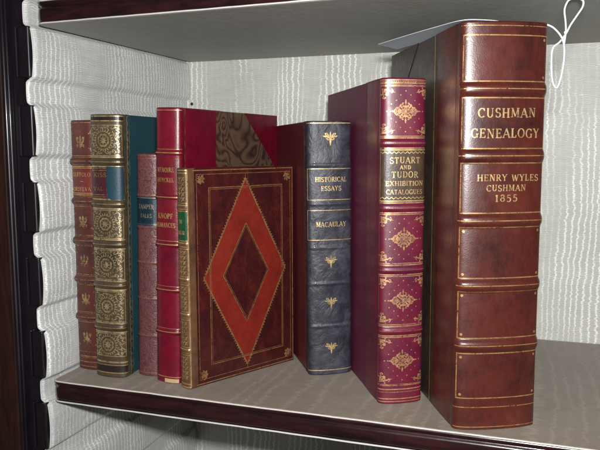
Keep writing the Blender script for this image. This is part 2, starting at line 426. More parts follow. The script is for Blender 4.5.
def shelf(zt):
    zb = zt-TS
    pr = [(.0040, zb+.0008), (.0016, zb+.0014), (.0006, zb+.003), (.0003, zb+.006), (.0003, zt-.0075), (.0006, zt-.0058), (.0020, zt-.0052), (.0020, zt-.0045), (.0004, zt-.0036), (.0002, zt-.0020), (.0010, zt-.0009)]
    w = slab('shelf', zb, zt, pr, M_mah, case)
    slab('shelf_cloth', 0, 0, [(.0012, zt-.0009), (.0010, zt-.0003), (.0016, zt)], M_top, w)
    slab('underside_cloth', 0, 0, [(.0016, zb), (.0010, zb+.0004), (.0012, zb+.0008)], M_under, w)
    for z in (zt-.0007, zb+.0009):
        ctrl = [(x, y, z) for x, y in plan(.0006)[:-1]]
        ctrl = [c for c in ctrl if c[1] < .02] + [(.0006, .05, z)]
        c2 = []
        for a, b in zip(ctrl, ctrl[1:]):
            n = max(1, int((Vector(b)-Vector(a)).length/.01))
            for i in range(n): t = i/n; c2.append((a[0]+(b[0]-a[0])*t, a[1]+(b[1]-a[1])*t+random.uniform(-.00012, .00012), a[2]+random.uniform(-.0001, .0001)))
        tube('cloth_edge_glint', c2, .00062, M_edge, w, 6)  # pale cloth edge; its colour also stands in for light on the bevels
    return w
shelf(0.0); SKEW = .037; shelf(H+TS); SKEW = 0.
# side lining with its shelf grooves
def groove_x(z):
    k = (z+TS/2)/P; d = abs((k-round(k))*P); hw = .0094
    t = min(1, max(0, (hw+.0026-d)/.0050)); t = t*t*(3-2*t); return -.0056*t+.0010*math.cos(2*pi*(z+TS/2+P/2)/P)
def side():
    V, F = [], []; ys = [-99, -3, -2, -1]+[D*i/60 for i in range(61)]
    zs = [-.26+(.64)*i/680 for i in range(681)]
    from mathutils import noise as nz
    for z in zs:
        g = groove_x(z+.0006*nz.noise(Vector((0, z*40, 2))))+.0008*nz.noise(Vector((5, z*28, 2)))
        for y in ys:
            if y == -99: x, yy = g-.0045, .004
            elif y == -3: x, yy = g-.0024, .0002
            elif y == -2: x, yy = g-.0013, -.0010
            elif y == -1: x, yy = g-.0004, .0002
            else:
                x, yy = g, y+.0012
                if y > .02: x = g*(.58+.42*math.exp(-(y-.02)/.02))
            wob = .0007*nz.noise(Vector((yy*35, z*55, 3)))+.0003*nz.noise(Vector((yy*120, z*160, 9)))
            V.append(Vector((x+(wob if y >= 0 else wob*.5)-.0006, min(yy, D-.0006), z+.0006*nz.noise(Vector((yy*30, z*20, 7))))))
    m = len(ys)
    for j in range(len(zs)-1):
        for i in range(m-1): F.append((j*m+i, j*m+i+1, (j+1)*m+i+1, (j+1)*m+i))
    return mesh('side_lining', V, F, M_side, case, True)
sl = side()
# pale seam of the lining along the stile
tube('seam', [(groove_x(z)-.0024, -.0008, z) for z in [-.26+.64*i/600 for i in range(601)]], .00042, M_edge, sl, 6)
def back():
    from mathutils import noise as nz
    V, F = [], []; nx, nz_ = 160, 100
    for j in range(nz_+1):
        for i in range(nx+1):
            x = -.0105+(X1)*i/nx; z = -.26+.64*j/nz_
            V.append(Vector((x, D+.0006*nz.noise(Vector((x*25, z*12, 1))), z)))
    b0 = len(V)
    for j in range(nz_):
        for i in range(nx): a = j*(nx+1)+i; F.append((a, a+1, a+nx+2, a+nx+1))
    return mesh('back_lining', V, F, M_back, case, True)
back()
box('back_panel', -.02, X1+.01, D+.002, D+.012, -.27, .39, M_mah2, case)
box('side_panel', -.020, -.0106, .004, D+.0018, -.27, .39, M_mah2, case)
# stile: flat face, bead, and the strip cut away at every groove
st = box('stile', -.13, -.0285, -.004, .016, -.27, .39, M_mah2, case, .0015)
for x, r in ((-.0262, .0018), (-.0228, .0011)):
    tube('bead', [(x, -.0035, z) for z in (-.27, 0, .2, .39)], r, M_rail, st, 12)
box('stile_ground', -.0284, -.0105, -.0008, .012, -.269, .389, M_rail, st)
k = -5
while k < 7:                                        # raised blocks between grooves
    z0 = max(-.262, (k)*P+.0012+random.uniform(-.0005, .0007)); z1 = min(.385, (k+1)*P-TS-.0008)
    if z1 > z0+.004:
        bm = bmesh.new(); box_bm(bm, -.0125, -.0030, -.0036, .0020, z0, z1, .0011, 3)
        from_bm('notch_block', bm, M_rail, st)
        bm = bmesh.new(); box_bm(bm, -.0165, -.0140, -.0034, -.0009, z0, z1, .0008, 2); from_bm('notch_bead', bm, M_rail, st)
    k += 1
for z in (.2225, .2150):
    bm = bmesh.new(); bmesh.ops.create_uvsphere(bm, u_segments=10, v_segments=6, radius=.0017)
    for v in bm.verts: v.co = Vector((v.co.x+.0022, v.co.y*.5+D-.0009, v.co.z+(z-.0105 if z < .22 else z+.0035)))
    from_bm('tack', bm, plain('black_tack', (.01, .01, .012), .3), case, True)

GRP = None
# ------------------------------------------------------------------ A: leftmost, maroon with tulip tools
mA = dict(spine=leather('maroon_calf', (.085, .018, .014), (.034, .008, .007), (.14, .055, .028), .44), cover=leather('maroon_calf_side', (.10, .018, .02), (.05, .01, .012)), pages=M_page)
A = Book((.0014, .0375), -2, .0225, .135, .2015, .0060, [.1695, .1378, .1064, .0747, .0440, .0166][0:5], .02, mA, lean=.25)
tag(A.root, 'maroon calf book with gold tulip tools, leftmost against the silk-lined side', 'book')
g = Deco(A.sf, .00013)
edges = [.0045, .0440, .0747, .1064, .1378, .1695, .2010]
for zb in A.bands:
    for d, w in ((-.0042, .0005), (-.0030, .0003), (.0030, .0003), (.0042, .0005), (0, .0005)): A.hl(g, zb+d, w)
for i in (0, 1, 2, 3, 5):
    lo, hi = edges[i]+.0055, edges[i+1]-.0055
    if i == 0: lo = .0165
    zc = (lo+hi)/2; hw = .0115
    for sx in (-1, 1):                                # corner scrolls
        for sz, ze in ((1, lo), (-1, hi)):
            A_ = 0 if sx < 0 else pi
            g.curl(sx*hw, ze+sz*.0006, A_+sx*-sz*.25, .0085, -sx*sz*2.6, .0006); g.curl(sx*hw*.9, ze+sz*.003, (pi/2*sz), .004, sx*sz*3, .0005)
            g.dot(sx*.0075, ze+sz*.0045, .0005)
        g.ribbon([(sx*hw, lo), (sx*hw, hi)], .0003)
    # tulip
    g.leaf(0, zc-.002, pi/2, .0066, .0024)
    for sx in (-1, 1):
        g.curl(sx*.0002, zc-.0024, pi/2-sx*1.15, .0072, sx*1.5, .0018); g.curl(sx*.0004, zc-.0034, pi/2-sx*.9, .0040, -sx*1.6, .0009)
        g.curl(0, zc-.005, pi/2-sx*.6, .0048, -sx*2.2, .0006)
    g.ribbon([(0, zc-.001), (.0004, zc-.0060)], [.0006, .0003]); g.build('panel_tooling', M_goldw, A.root)
for z, w in ((.0065, .0007), (.0100, .0004), (.0112, .0009), (.0150, .0004), (.1995, .0005), (.0028, .0005)): A.hl(g, z, w)
g.build('gold_tooling', M_goldw, A.root)
lb = Deco(A.sf, .00008); lb.patch(-A.S/2+.0008, A.S/2-.0008, .1420, .1650)
lab = lb.build('title_label', leather('red_label', (.16, .022, .018), (.08, .012, .012)), A.root)
tx = Deco(A.sf, .00024, .0006); write(tx, 'SUFFOLO', -.0005, .1589, .0031, .10, fit=.0165, bold=.8); write(tx, 'ORSELVA', -.0005, .1474, .0031, .1, fit=.0165, bold=.8)
tx.ribbon([(-.0015, .1535), (.0015, .1535)], .0004)
for z in (.1430, .1442, .1640, .1652): A.hl(tx, z, .0005)
tx.build('lettering', M_gold, lab)

# ------------------------------------------------------------------ B: gold filigree spine, teal sides
mB = dict(spine=leather('olive_brown_calf', (.070, .046, .024), (.024, .015, .011), (.11, .075, .04), .42), cover=cloth('teal_cloth', (.002, .046, .062), .7), pages=M_page)
Bk = Book((.0262, .0262), 1.5, .0264, .150, .2050, .0066, [.1691, .1370, .1059, .0737, .0402], .0085, mB, lean=.75, band_h=.0013)
tag(Bk.root, 'tall book with dense gold filigree spine, blue patch over its label and teal cloth sides', 'book')
g = Deco(Bk.sf, .00013)
for zb in Bk.bands:
    for d, w in ((-.0036, .0011), (.0036, .0011), (0, .0004)): Bk.hl(g, zb+d, w)
M_fil = gold('pale_worn_gold', (.66, .49, .26), .4, .38)
edges = [.0125, .0402, .0737, .1059, .1370, .1691, .2015]
for i in (0, 1, 2, 3, 5):
    lo, hi = edges[i]+.0048, edges[i+1]-.0048
    zc = (lo+hi)/2; hw = Bk.S/2-.0022; hh = (hi-lo)/2
    g.rect(-hw, hw, lo, hi, .0006)
    rnd = random.Random(5)
    for rr in (.0040, .0068): g.ribbon([(rr*cos(t*pi/12), zc+rr*sin(t*pi/12)) for t in range(24)], .0004, True)
    for t in range(8): g.leaf(0, zc, t*pi/4, .0034, .0012); g.curl(.0040*cos(t*pi/4), zc+.0040*sin(t*pi/4), t*pi/4+.5, .0040, 3.2, .0005); g.curl(.0040*cos(t*pi/4), zc+.0040*sin(t*pi/4), t*pi/4-.5, .0040, -3.2, .0005)
    for t in range(24): a = t*pi/12; g.leaf(.0069*cos(a), zc+.0069*sin(a), a, .0017, .0009)
    pts = []
    for q in range(2500):
        x = rnd.uniform(.0006, hw-.0013); z = rnd.uniform(-hh+.0013, hh-.0013)
        if math.hypot(x, z) < .0096 or any(math.hypot(x-p[0], z-p[1]) < .0025 for p in pts): continue
        pts.append((x, z))
    for x, z in pts:
        a = rnd.uniform(0, 6.28); tn = rnd.choice((-1, 1))*rnd.uniform(4.4, 5.6)
        for sx in (-1, 1):
            aa = a if sx > 0 else pi-a
            g.curl(sx*x-cos(aa)*.0011, zc+z-sin(aa)*.0011, aa-.9*(1 if tn*sx > 0 else -1), .0056, tn*sx, .00055, 12)
            g.leaf(sx*x-cos(aa)*.0010, zc+z-sin(aa)*.0010, aa+pi*.8, .0016, .0009)
    g.dot(0, zc, .0009)
    g.build('panel_filigree', M_fil, Bk.root)
for z, w in ((.0125, .0012), (.0038, .0006), (.0100, .0005), (.2035, .0009), (.2000, .0008)): Bk.hl(g, z, w)
g.build('gold_bands', M_fil, Bk.root)
dk = Deco(Bk.sf, .00008); dk.patch(-Bk.S/2+.0005, Bk.S/2-.0005, .0045, .0098); M_db = plain('dark_band', (.022, .014, .013), .4); dk.build('dark_tail_band', M_db, Bk.root); dk.patch(-Bk.S/2+.0005, Bk.S/2-.0005, .2004, .2030)
dk.build('dark_head_band', M_db, Bk.root)
lb = Deco(Bk.sf, .00008); lb.patch(-Bk.S/2+.0008, Bk.S/2-.0008, .1412, .1645)
lab = lb.build('title_label', leather('dark_maroon_label', (.075, .012, .020), (.035, .008, .012)), Bk.root)
tx = Deco(Bk.sf, .00024, .0006); write(tx, 'KISSINI', .0002, .1592, .0032, .1, fit=.0200, bold=.85); write(tx, 'VAL RO', -.0010, .1485, .0030, .1, fit=.0180, bold=.85)
for z in (.1424, .1440, .1625, .1640): Bk.hl(tx, z, .0006)
tx.build('lettering', M_goldw, lab)
bp = Deco(Bk.sf, .00045)
o = .00045; n = 20; b0 = 0; V = []
prof = [(.1402, .0060), (.1420, .0028), (.1460, .0024), (.1520, .0020), (.1560, .0026), (.1600, .0030), (.1640, .0022), (.1656, .0026)]
for z, xl in prof:
    for i in range(n+1): bp.v.append(Bk.sf(xl+(Bk.S/2-.0016-xl)*i/n, z, o))
for j in range(len(prof)-1):
    for i in range(n): a = j*(n+1)+i; bp.f.append((a, a+1, a+n+2, a+n+1))
t_ = cloth('blue_patch_paper', (.008, .046, .072), .45, .5, 900)
ob = bp.build('torn_patch', t_, Bk.root); ob['label'] = 'torn blue patch over the right of the title label'
g = Deco(Bk.cf('R', True), .00013)
for y, w in ((.0010, .0005), (.0036, .0008), (.0078, .0007)): g.ribbon([(y, .001), (y, .204)], w)
for i in range(34): g.leaf(.0057, .004+i*.0060, pi/2, .0045, .0011)
g.build('gold_roll', M_goldw, Bk.root)

# ------------------------------------------------------------------ C: small faded mauve book
mC = dict(spine=embossed('faded_mauve_leather', (.150, .052, .056), (.080, .026, .028)), cover=leather('mauve_side', (.16, .04, .05), (.09, .025, .03)), pages=M_page)
Ck = Book((.0578, .0372), 0, .0178, .115, .1752, .0052, [], .012, mC, lean=1.35, minor=[.1436, .1190, .0914, .0628, .0331])
tag(Ck.root, 'short faded mauve book with a dark teal label, shortest in the row', 'book')
g = Deco(Ck.sf, .00013)
for zb in (.1436, .0914, .0628, .0331): Ck.hl(g, zb, .0007)
for z, w in ((.1185, .0006), (.0030, .0005), (.1738, .0005), (.1715, .0003)): Ck.hl(g, z, w)
g.build('gold_tooling', gold('dull_gold', (.42, .20, .16), .4, .5), Ck.root)
lb = Deco(Ck.sf, .00008); lb.patch(-Ck.S/2+.0007, Ck.S/2-.0007, .1200, .1422)
lab = lb.build('title_label', leather('dark_teal_label', (.004, .021, .034), (.002, .010, .018)), Ck.root)
tx = Deco(Ck.sf, .00024, .0006); write(tx, 'TAMPER', 0, .1346, .0035, .12, fit=.0130, bold=.8); write(tx, 'TALES', 0, .1276, .0030, .12, fit=.0100, bold=.8)
for z in (.1208, .1414): Ck.hl(tx, z, .0005)
tx.build('lettering', gold('dull_gold_letters', (.45, .36, .26), .4, .5), lab)

# ------------------------------------------------------------------ D: crimson half leather with marbled sides
mD = dict(spine=leather('crimson_morocco', (.145, .003, .016), (.075, .002, .010), None, .36, .26, 1100, .00008), cover=marbled('brown_marbled_paper'), pages=M_page)
Dk = Book((.0792, .0295), -6, .0212, .153, .2090, .0056, [.1759, .1431, .1076, .0731, .0405], .0545, mD, lean=1.6, band_h=.0010, band_w=.003)
tag(Dk.root, 'crimson book with swirling brown marbled side paper, standing behind the small diamond-covered book', 'book')
g = Deco(Dk.sf, .00013)
for zb in Dk.bands: Dk.hl(g, zb, .0006); Dk.hl(g, zb+.0026, .0003)
for z, w in ((.0049, .0006), (.2070, .0006)): Dk.hl(g, z, w)
g.build('gold_tooling', M_gold, Dk.root)
g = Deco(Dk.sf, .00013); 
o = Deco(Dk.sf, .00018); o.patch(-.0012, .0105, .0006, .0036)
ob = o.build('tail_patch', plain('tan_scuff', (.50, .33, .16), .6), Dk.root); ob['label'] = 'rubbed tan patch at the foot of the spine'
lb = Deco(Dk.sf, .00008); M_dl = leather('deep_red_label', (.15, .005, .013), (.08, .003, .009), None, .42)
lb.patch(-Dk.S/2+.0007, Dk.S/2-.0007, .1450, .1740); lab = lb.build('title_label', M_dl, Dk.root)
lb.patch(-Dk.S/2+.0007, Dk.S/2-.0007, .1100, .1412); lab2 = lb.build('title_label', M_dl, Dk.root)
tx = Deco(Dk.sf, .00024, .0006)
write(tx, 'MEMOIRE', -.0008, .1633, .0034, .12, fit=.0150, bold=.85); write(tx, 'HUNCKEL', -.0008, .1558, .0032, .12, fit=.0150, bold=.85)
tx.build('lettering', M_gold, lab)
write(tx, 'KNOPF', -.0008, .1289, .0038, .12, fit=.0135); write(tx, 'ROMANCES', -.0008, .1221, .0034, .1, fit=.0170)
tx.build('lettering', M_gold, lab2)
for side in ('R', 'L'):
    T0, T1 = (Dk.T, Dk.T+.0005) if side == 'R' else (-.0005, 0)
    for (pts, nm) in (([(.092, .2089), (.1531, .2089), (.1531, .160)], 'corner_piece'), ([(.092, .0001), (.1531, .0001), (.1531, .049)], 'corner_piece')):
        V = [Vector((T0, *p)) for p in pts]+[Vector((T1, *p)) for p in pts]
        mesh(nm, V, [(0, 1, 2), (5, 4, 3), (0, 3, 4, 1), (1, 4, 5, 2), (2, 5, 3, 0)], mD['spine'], Dk.cover[side])
    g = Deco(Dk.cf(side, True), .00016); g.ribbon([(.0539, .001), (.0539, .208)], .0008); g.build('gold_fillet', M_goldw, Dk.cover[side])

# ------------------------------------------------------------------ E: small book in front with the red diamond
def tree_calf():
    t = NT('mottled_dark_calf'); v = t.obj((1, 1, .7)); a = t.noise(v, 75, 7, .75, .8)
    t.l(t.ramp(a, [(.32, (.018, .004, .006)), (.50, (.044, .006, .006)), (.70, (.085, .013, .009))]), t.b.inputs['Base Color'])
    t.b.inputs['Roughness'].default_value = .33; t.b.inputs['Coat Weight'].default_value = .3
    t.bump(t.noise(t.obj(), 500, 5, .7), .0001); return t.m
mt = tree_calf()
mE = dict(spine=leather('brown_spine_calf', (.13, .06, .028), (.05, .022, .012)), cover=mt, pages=M_gilt)
Ek = Book((.1046, .0225), -28.2, .0112, .103, .1650, .0034, [], .0065, mE, tc=.0018, minor=[.1367, .1090, .0824, .0560, .0292])
tag(Ek.root, 'small dark calf book with red diamond on its cover, in front of the others', 'book')
g = Deco(Ek.sf, .00013)
hw = Ek.S/2-.0010
for sx in (-1, 1): g.ribbon([(sx*hw, .002), (sx*hw, .163)], .0010)
M_es = gold('spine_gold', (.68, .44, .20), .35, .36)
ed = [.0030, .0292, .0560, .0824, .1090, .1367, .1630]
for zb in Ek.minor:
    for d, w in ((-.0030, .0006), (-.0014, .0008), (.0014, .0008), (.0030, .0006)): Ek.hl(g, zb+d, w)
for i in (0, 1, 2, 3, 5):
    lo, hi = ed[i]+.004, ed[i+1]-.004; zc = (lo+hi)/2
    for sx in (-1, 1):
        for q in range(5):
            z = lo+(hi-lo)*(q+.5)/5
            g.curl(sx*.0004, z, pi/2-sx*.5, .0055, -sx*3.2, .0008); g.curl(sx*.0044, z-.001, pi/2+sx*.6, .004, sx*3, .0008)
            g.leaf(sx*.003, z, pi/2-sx*.9, .0026, .0011)
    g.ribbon([(0, lo), (0, hi)], .0006); g.build('panel_tooling', M_es, Ek.root)
for z in (.0015, .0040, .1615, .1635): Ek.hl(g, z, .0009)
g.build('gold_tooling', M_es, Ek.root)
lb = Deco(Ek.sf, .00008); lb.patch(-hw+.0006, hw-.0006, .1115, .1340)
lab = lb.build('title_label', leather('green_label', (.007, .070, .022), (.004, .035, .012)), Ek.root)
tx = Deco(Ek.sf, .00030, .0006); write(tx, 'THE', .0005, .1262, .0028, .1, fit=.0040, bold=.9); write(tx, 'ROLLAR', .0005, .1180, .0030, .1, fit=.0078, bold=.9)
tx.build('lettering', M_gold, lab)
W, Hh = .103, .165
for side in ('R', 'L'):
    fn = Ek.cf(side)
    cy, cz, rw, rh = .0528, .0820, .0405, .0745
    inl = Deco(fn, .00006)
    def dia(a, b): return [(cy, cz+b), (cy+a, cz), (cy, cz-b), (cy-a, cz)]
    O = dia(rw, rh); I = dia(rw*.555, rh*.525)
    b0 = len(inl.v)
    for p in O+I: inl.v.append(fn(p[0], p[1], .00010))
    for i in range(4): inl.f.append((i, (i+1) % 4, 4+(i+1) % 4, 4+i))
    t = leather('orange_red_inlay', (.190, .015, .008), (.12, .009, .005), (.21, .024, .010), .42, .1, 1000, .00005)
    ob = inl.build('diamond_inlay', t, Ek.cover[side]); ob['label'] = 'orange-red diamond inlay with a dark diamond centre'
    g = Deco(fn, .00022)
    for pts, w in ((dia(rw-.0006, rh-.0011), .0005), (dia(rw, rh), .0007), (dia(rw*.555, rh*.525), .0007), (dia(rw*.555-.0013, rh*.525-.0023), .0003)): g.ribbon(pts, w, True)
    n = 36
    for a, b in zip(O, O[1:]+O[:1]):
        L = math.hypot(b[0]-a[0], b[1]-a[1]); dx, dy = (b[0]-a[0])/L, (b[1]-a[1])/L; nx, ny = (-dy, dx)
        if (a[0]+b[0]-2*cy)*nx+(a[1]+b[1]-2*cz)*ny < 0: nx, ny = -nx, -ny
        for i in range(n):
            x, z = a[0]+dx*L*(i+.5)/n, a[1]+dy*L*(i+.5)/n
            g.poly([(x-dx*.0008, z-dy*.0008), (x+dx*.0008, z+dy*.0008), (x+nx*.0017+dx*.0003, z+ny*.0017+dy*.0003)])
    g.ribbon([(cy, cz+rh), (cy, cz+rh+.003)], .0004); g.ribbon([(cy, cz-rh), (cy, cz-rh-.003)], .0004)
    g.rect(.0018, W-.0014, .0018, Hh-.0018, .0008); g.rect(.0072, W-.0038, .0050, Hh-.0048, .0004)
    x0, x1, z0, z1 = .0180, W-.0125, .0150, Hh-.0150
    # inner frame, broken where the corner tools and diamond points stand
    g.rect(x0, x1, z0, z1, .0006); g.rect(x0+.0012, x1-.0012, z0+.0012, z1-.0012, .0003)
    for sx, X in ((1, .0100), (-1, W-.0065)):
        for sz, Z in ((1, .0075), (-1, Hh-.0075)):
            base = math.atan2(sz, sx)
            for da, L in ((0, .0058), (.62, .0052), (-.62, .0052), (1.25, .0042), (-1.25, .0042)):
                g.curl(X, Z, base+da-.15, L, .5, .0009); g.dot(X+cos(base+da)*L*.62, Z+sin(base+da)*L*.62, .0011, 8)
            g.curl(X, Z, base+.9, .006, 3., .0006); g.curl(X, Z, base-.9, .006, -3., .0006)
            g.leaf(X, Z, base+pi, .0024, .0014); g.leaf(X, Z, base+pi+.9, .0022, .0012); g.leaf(X, Z, base+pi-.9, .0022, .0012)
    g.build('gold_frame', gold('cover_gold', (.50, .27, .11), .35, .42), Ek.cover[side])
# gilt board edges
g = Deco(lambda y, x, off: Vector((Ek.T-x, y, Hh-.0001+off)), .00006); g.ribbon([(.004, .0009), (W-.001, .0009)], .0009)
g.build('gilt_board_edge', M_gold, Ek.cover['R'])

# ------------------------------------------------------------------ F: navy "Historical Essays"
def navy():
    t = NT('navy_creased_leather'); v = t.obj((1, 1, 1))
    n1 = t.noise(v, 60, 6, .65, .8); st2 = t.noise(t.obj((.35, .35, 1)), 170, 4, .6, .5)
    cr = t.n('ShaderNodeTexNoise'); cr.noise_type = 'RIDGED_MULTIFRACTAL'; cr.inputs['Scale'].default_value = 42; cr.inputs['Detail'].default_value = 3; t.l(t.obj((1.5, 1, .8)), cr.inputs['Vector'])
    m = t.math('ADD', t.math('MULTIPLY', n1, .7), t.math('MULTIPLY', st2, .3))
    t.l(t.ramp(m, [(.34, (.007, .006, .011)), (.50, (.024, .022, .033)), (.68, (.060, .058, .074))]), t.b.inputs['Base Color'])
    t.b.inputs['Roughness'].default_value = .45; t.b.inputs['Coat Weight'].default_value = .1
    h = t.math('ADD', t.math('MULTIPLY', cr.outputs['Fac'], .8), t.math('MULTIPLY', n1, .8)); t.bump(h, .0016); return t.m
mF = dict(spine=navy(), cover=cloth('dark_red_cloth', (.11, .005, .012), .7, .5), pages=M_page)
Fk = Book((.1865, .0772), 32, .0345, .122, .1995, .0062, [], .008, mF, lean=-.4, pw=.6, minor=[.1660, .1360, .1020, .0735, .0395])
Fk.root.location.z = .0001
tag(Fk.root, 'creased navy leather book with two gold-framed title boxes and dark red cloth sides', 'book')
g = Deco(Fk.sf, .00014)
for z, w in ((.1978, .0007), (.0040, .0006)): Fk.hl(g, z, w)
def fleuron(g, cx, cz, k=1.0, f=1):
    g.leaf(cx, cz-.0012*f*k, pi/2*f, .0062*k, .0018*k)
    for sx in (-1, 1):
        g.leaf(cx+sx*.0004, cz-.0008*f*k, (pi/2-sx*.50)*f if f > 0 else -(pi/2-sx*.5), .0056*k, .0014*k)
        a = (pi/2-sx*1.12)*f
        g.curl(cx+sx*.0004, cz-.0006*f*k, a, .0068*k, sx*f*.9, .0010*k); g.leaf(cx+sx*.0030*k, cz+.0008*f*k, (pi/2-sx*1.35)*f, .0034*k, .0013*k)
        g.curl(cx+sx*.0005, cz-.0012*f*k, (-pi/2+sx*.95)*f, .0040*k, sx*f*2.4, .0008*k)
    g.leaf(cx, cz-.0008*f*k, -pi/2*f, .0056*k, .0016*k); g.dot(cx, cz-.0010*f*k, .0009*k)
fleuron(g, 0, .1866, .95)
g.build('gold_fleuron', M_goldb, Fk.root)
for z in (.0899, .0573, .0210): fleuron(g, 0, z+.0014, .85, 1); g.build('gold_fleuron', M_goldb, Fk.root)
hw = Fk.S/2-.0024
g.build('gold_tooling', M_goldb, Fk.root); g.rect(-hw, hw, .1392, .1631, .0005); g.build('title_frame', M_goldb, Fk.root); g.rect(-hw, hw, .1080, .1311, .0005); g.build('title_frame', M_goldb, Fk.root)
tx = Deco(Fk.sf, .00026, .0006)
write(tx, 'HISTORICAL', .0005, .1550, .0036, .10, fit=.0250, bold=.95); write(tx, 'ESSAYS', .0005, .1480, .0036, .12, fit=.0160, bold=.95); tx.build('lettering', M_goldb, Fk.spine); write(tx, 'MACAULAY', .0005, .1202, .0038, .10, fit=.0240, bold=.95)
tx.build('lettering', M_goldb, Fk.spine)
for side in ('L', 'R'):
    g = Deco(Fk.cf(side, True), .00014); g.ribbon([(.0074, .001), (.0074, .1985)], .0006); g.build('gold_fillet', M_goldw, Fk.cover[side])

# ------------------------------------------------------------------ G: Stuart and Tudor
mG = dict(spine=leather('raspberry_morocco', (.120, .006, .022), (.058, .004, .024), (.17, .012, .018), .43, .18, 1500, .00008), cover=cloth('plum_cloth', (.125, .006, .040), .65, .50), pages=M_page)
Gk = Book((.2521, .0350), 30, .0308, .154, .2258, .0064, [.1824, .1385, .0957, .0527], .036, mG, pw=.65, band_h=.0012, band_w=.0040)
tag(Gk.root, 'raspberry book with gold lozenge tooling, dark brown title label and plum cloth sides', 'book')
g = Deco(Gk.sf, .00014)
hw = Gk.S/2-.0012
for zb in Gk.bands:
    for d, w in ((-.0034, .0007), (-.0046, .0004), (.0034, .0007), (.0046, .0004)): Gk.hl(g, zb+d, w)
    for i in range(36): g.dot(-hw+2*hw*(i+.5)/36, zb, .0003, 5)
for z, w in ((.2243, .0005), (.2222, .0008), (.2208, .0004), (.0136, .0006), (.0108, .0008), (.0040, .0006), (.0020, .0004)): Gk.hl(g, z, w)
for i in range(30): g.dot(-hw+2*hw*(i+.5)/30, .2233, .0004, 5); g.dot(-hw+2*hw*(i+.5)/30, .0088, .0004, 5)
M_pg = gold('pink_gold', (.76, .42, .22), .4, .38)
def lozenge(g, cz, k=1.):
    for sx in (-1, 1):
        for sz in (-1, 1):
            for (x, z, a, L, t) in ((.0005, .0005, 1.0, .0050, 2.4), (.0010, .0008, .35, .0055, -2.4), (.0030, .0022, 1.2, .0034, -3), (.0038, .0010, .5, .0040, 2.6),
                                    (.0012, .0034, 1.1, .0036, -2.6), (.0060, .0006, .3, .0032, 2.8), (.0048, .0026, .4, .0024, -3), (.0024, .0042, .9, .0024, 3), (.0020, .0016, .7, .0030, 3), (.0044, .0004, -.2, .0028, -3), (.0002, .0024, 1.3, .0026, 3), (.0034, .0032, .2, .0022, 3), (.0066, .0012, .7, .0020, -3)):
                ang = math.atan2(sin(a)*sz, cos(a)*sx); g.curl(sx*x*k, cz+sz*z*k, ang, L*k, t*sx*sz, .0007)
            g.leaf(sx*.0014, cz+sz*.0012, math.atan2(sz*.8, sx), .0040*k, .0011)
    for a, L in ((0, .0096), (pi, .0096), (pi/2, .0066), (-pi/2, .0066)):
        pts = [(cos(a)*L*t*k, cz+sin(a)*L*t*k) for t in (0, .25, .5, .75, 1)]
        g.ribbon(pts, .0004); g.leaf(pts[3][0], pts[3][1], a, .0028*k, .0014); g.dot(pts[4][0]+cos(a)*.0008, pts[4][1]+sin(a)*.0008, .0005, 6)
    g.dot(0, cz, .0009, 8)
def corner(g, X, Z, sx, sz):
    for (x, z, a, L, t) in ((0, 0, .78, .0055, 2.2), (0, 0, .78, .0055, -2.2), (.0020, .0004, .25, .0050, 2.8), (.0004, .0020, 1.3, .0044, -2.8), (.0052, .0004, .3, .0034, 2.8),
                            (.0004, .0050, 1.25, .0032, -2.8), (.0030, .0024, .6, .0028, 3), (.0018, .0034, 1.0, .0026, -3)):
        ang = math.atan2(sin(a)*sz, cos(a)*sx); g.curl(X+sx*x*1.25, Z+sz*z*1.15, ang, L*1.2, t*sx*sz, .0007)
    g.leaf(X, Z, math.atan2(sz, sx), .0050, .0016); g.leaf(X, Z+sz*.0004, math.atan2(sz*.25, sx), .0098, .0013); g.leaf(X+sx*.0004, Z, math.atan2(sz, sx*.2), .0070, .0012)
for lo, hi in ((.1875, .2195), (.1008, .1335), (.0578, .0906), (.0150, .0478)):
    zc = (lo+hi)/2; cw = hw-.0012
    g.rect(-hw-.0002, hw+.0002, lo-.0006, hi+.0006, .0004)
    lozenge(g, zc)
    for sx in (-1, 1):
        for sz in (-1, 1):
            corner(g, sx*cw, zc-sz*(hi-lo)/2+sz*.0008, -sx, sz)
            for (x, z) in ((.0065, .0072), (.0035, .0108), (.0098, .0048)): g.dot(sx*x, zc+sz*z, .00045, 6)
        g.dot(sx*.0126, zc, .0005, 6)
    g.dot(0, hi-.0025, .0005, 6); g.dot(0, lo+.0025, .0005, 6); g.build('panel_tooling', M_pg, Gk.root)
g.build('gold_bands', M_pg, Gk.root)
lb = Deco(Gk.sf, .00008); lb.patch(-hw, hw, .1425, .1785)
lab = lb.build('title_label', leather('dark_brown_label', (.070, .038, .020), (.028, .015, .010), (.12, .065, .030)), Gk.root)
tx = Deco(Gk.sf, .00026, .0006)
write(tx, 'STUART', .0003, .1708, .0042, .12, fit=.0215, bold=.9); write(tx, 'AND', .0003, .1660, .0026, .15, fit=.0078, bold=1.2); write(tx, 'TUDOR', .0003, .1611, .0042, .14, fit=.0190, bold=.9)
write(tx, 'EXHIBITION', .0003, .1552, .0032, .08, fit=.0270, bold=.9); write(tx, 'CATALOGUES', .0003, .1493, .0032, .08, fit=.0260, bold=.9)
for z in (.1432, .1778): Gk.hl(tx, z, .0008)
for z, sz in ((.1450, 1), (.1762, -1)):
    n = 22; tx.ribbon([(-hw+.001+2*(hw-.001)*i/n, z+sz*(.0009 if i % 2 else -.0004)) for i in range(n+1)], .0005)
for sx in (-1, 1): tx.ribbon([(sx*(hw-.0006), .143), (sx*(hw-.0006), .178)], .0004)
tx.build('lettering', M_goldb, lab)
for side in ('L', 'R'):
    g = Deco(Gk.cf(side, True), .00014); g.ribbon([(.0354, .001), (.0354, .2248)], .0004); g.build('gold_fillet', leather('fillet_dark_'+side, (.07, .008, .03), (.05, .006, .02)), Gk.cover[side])

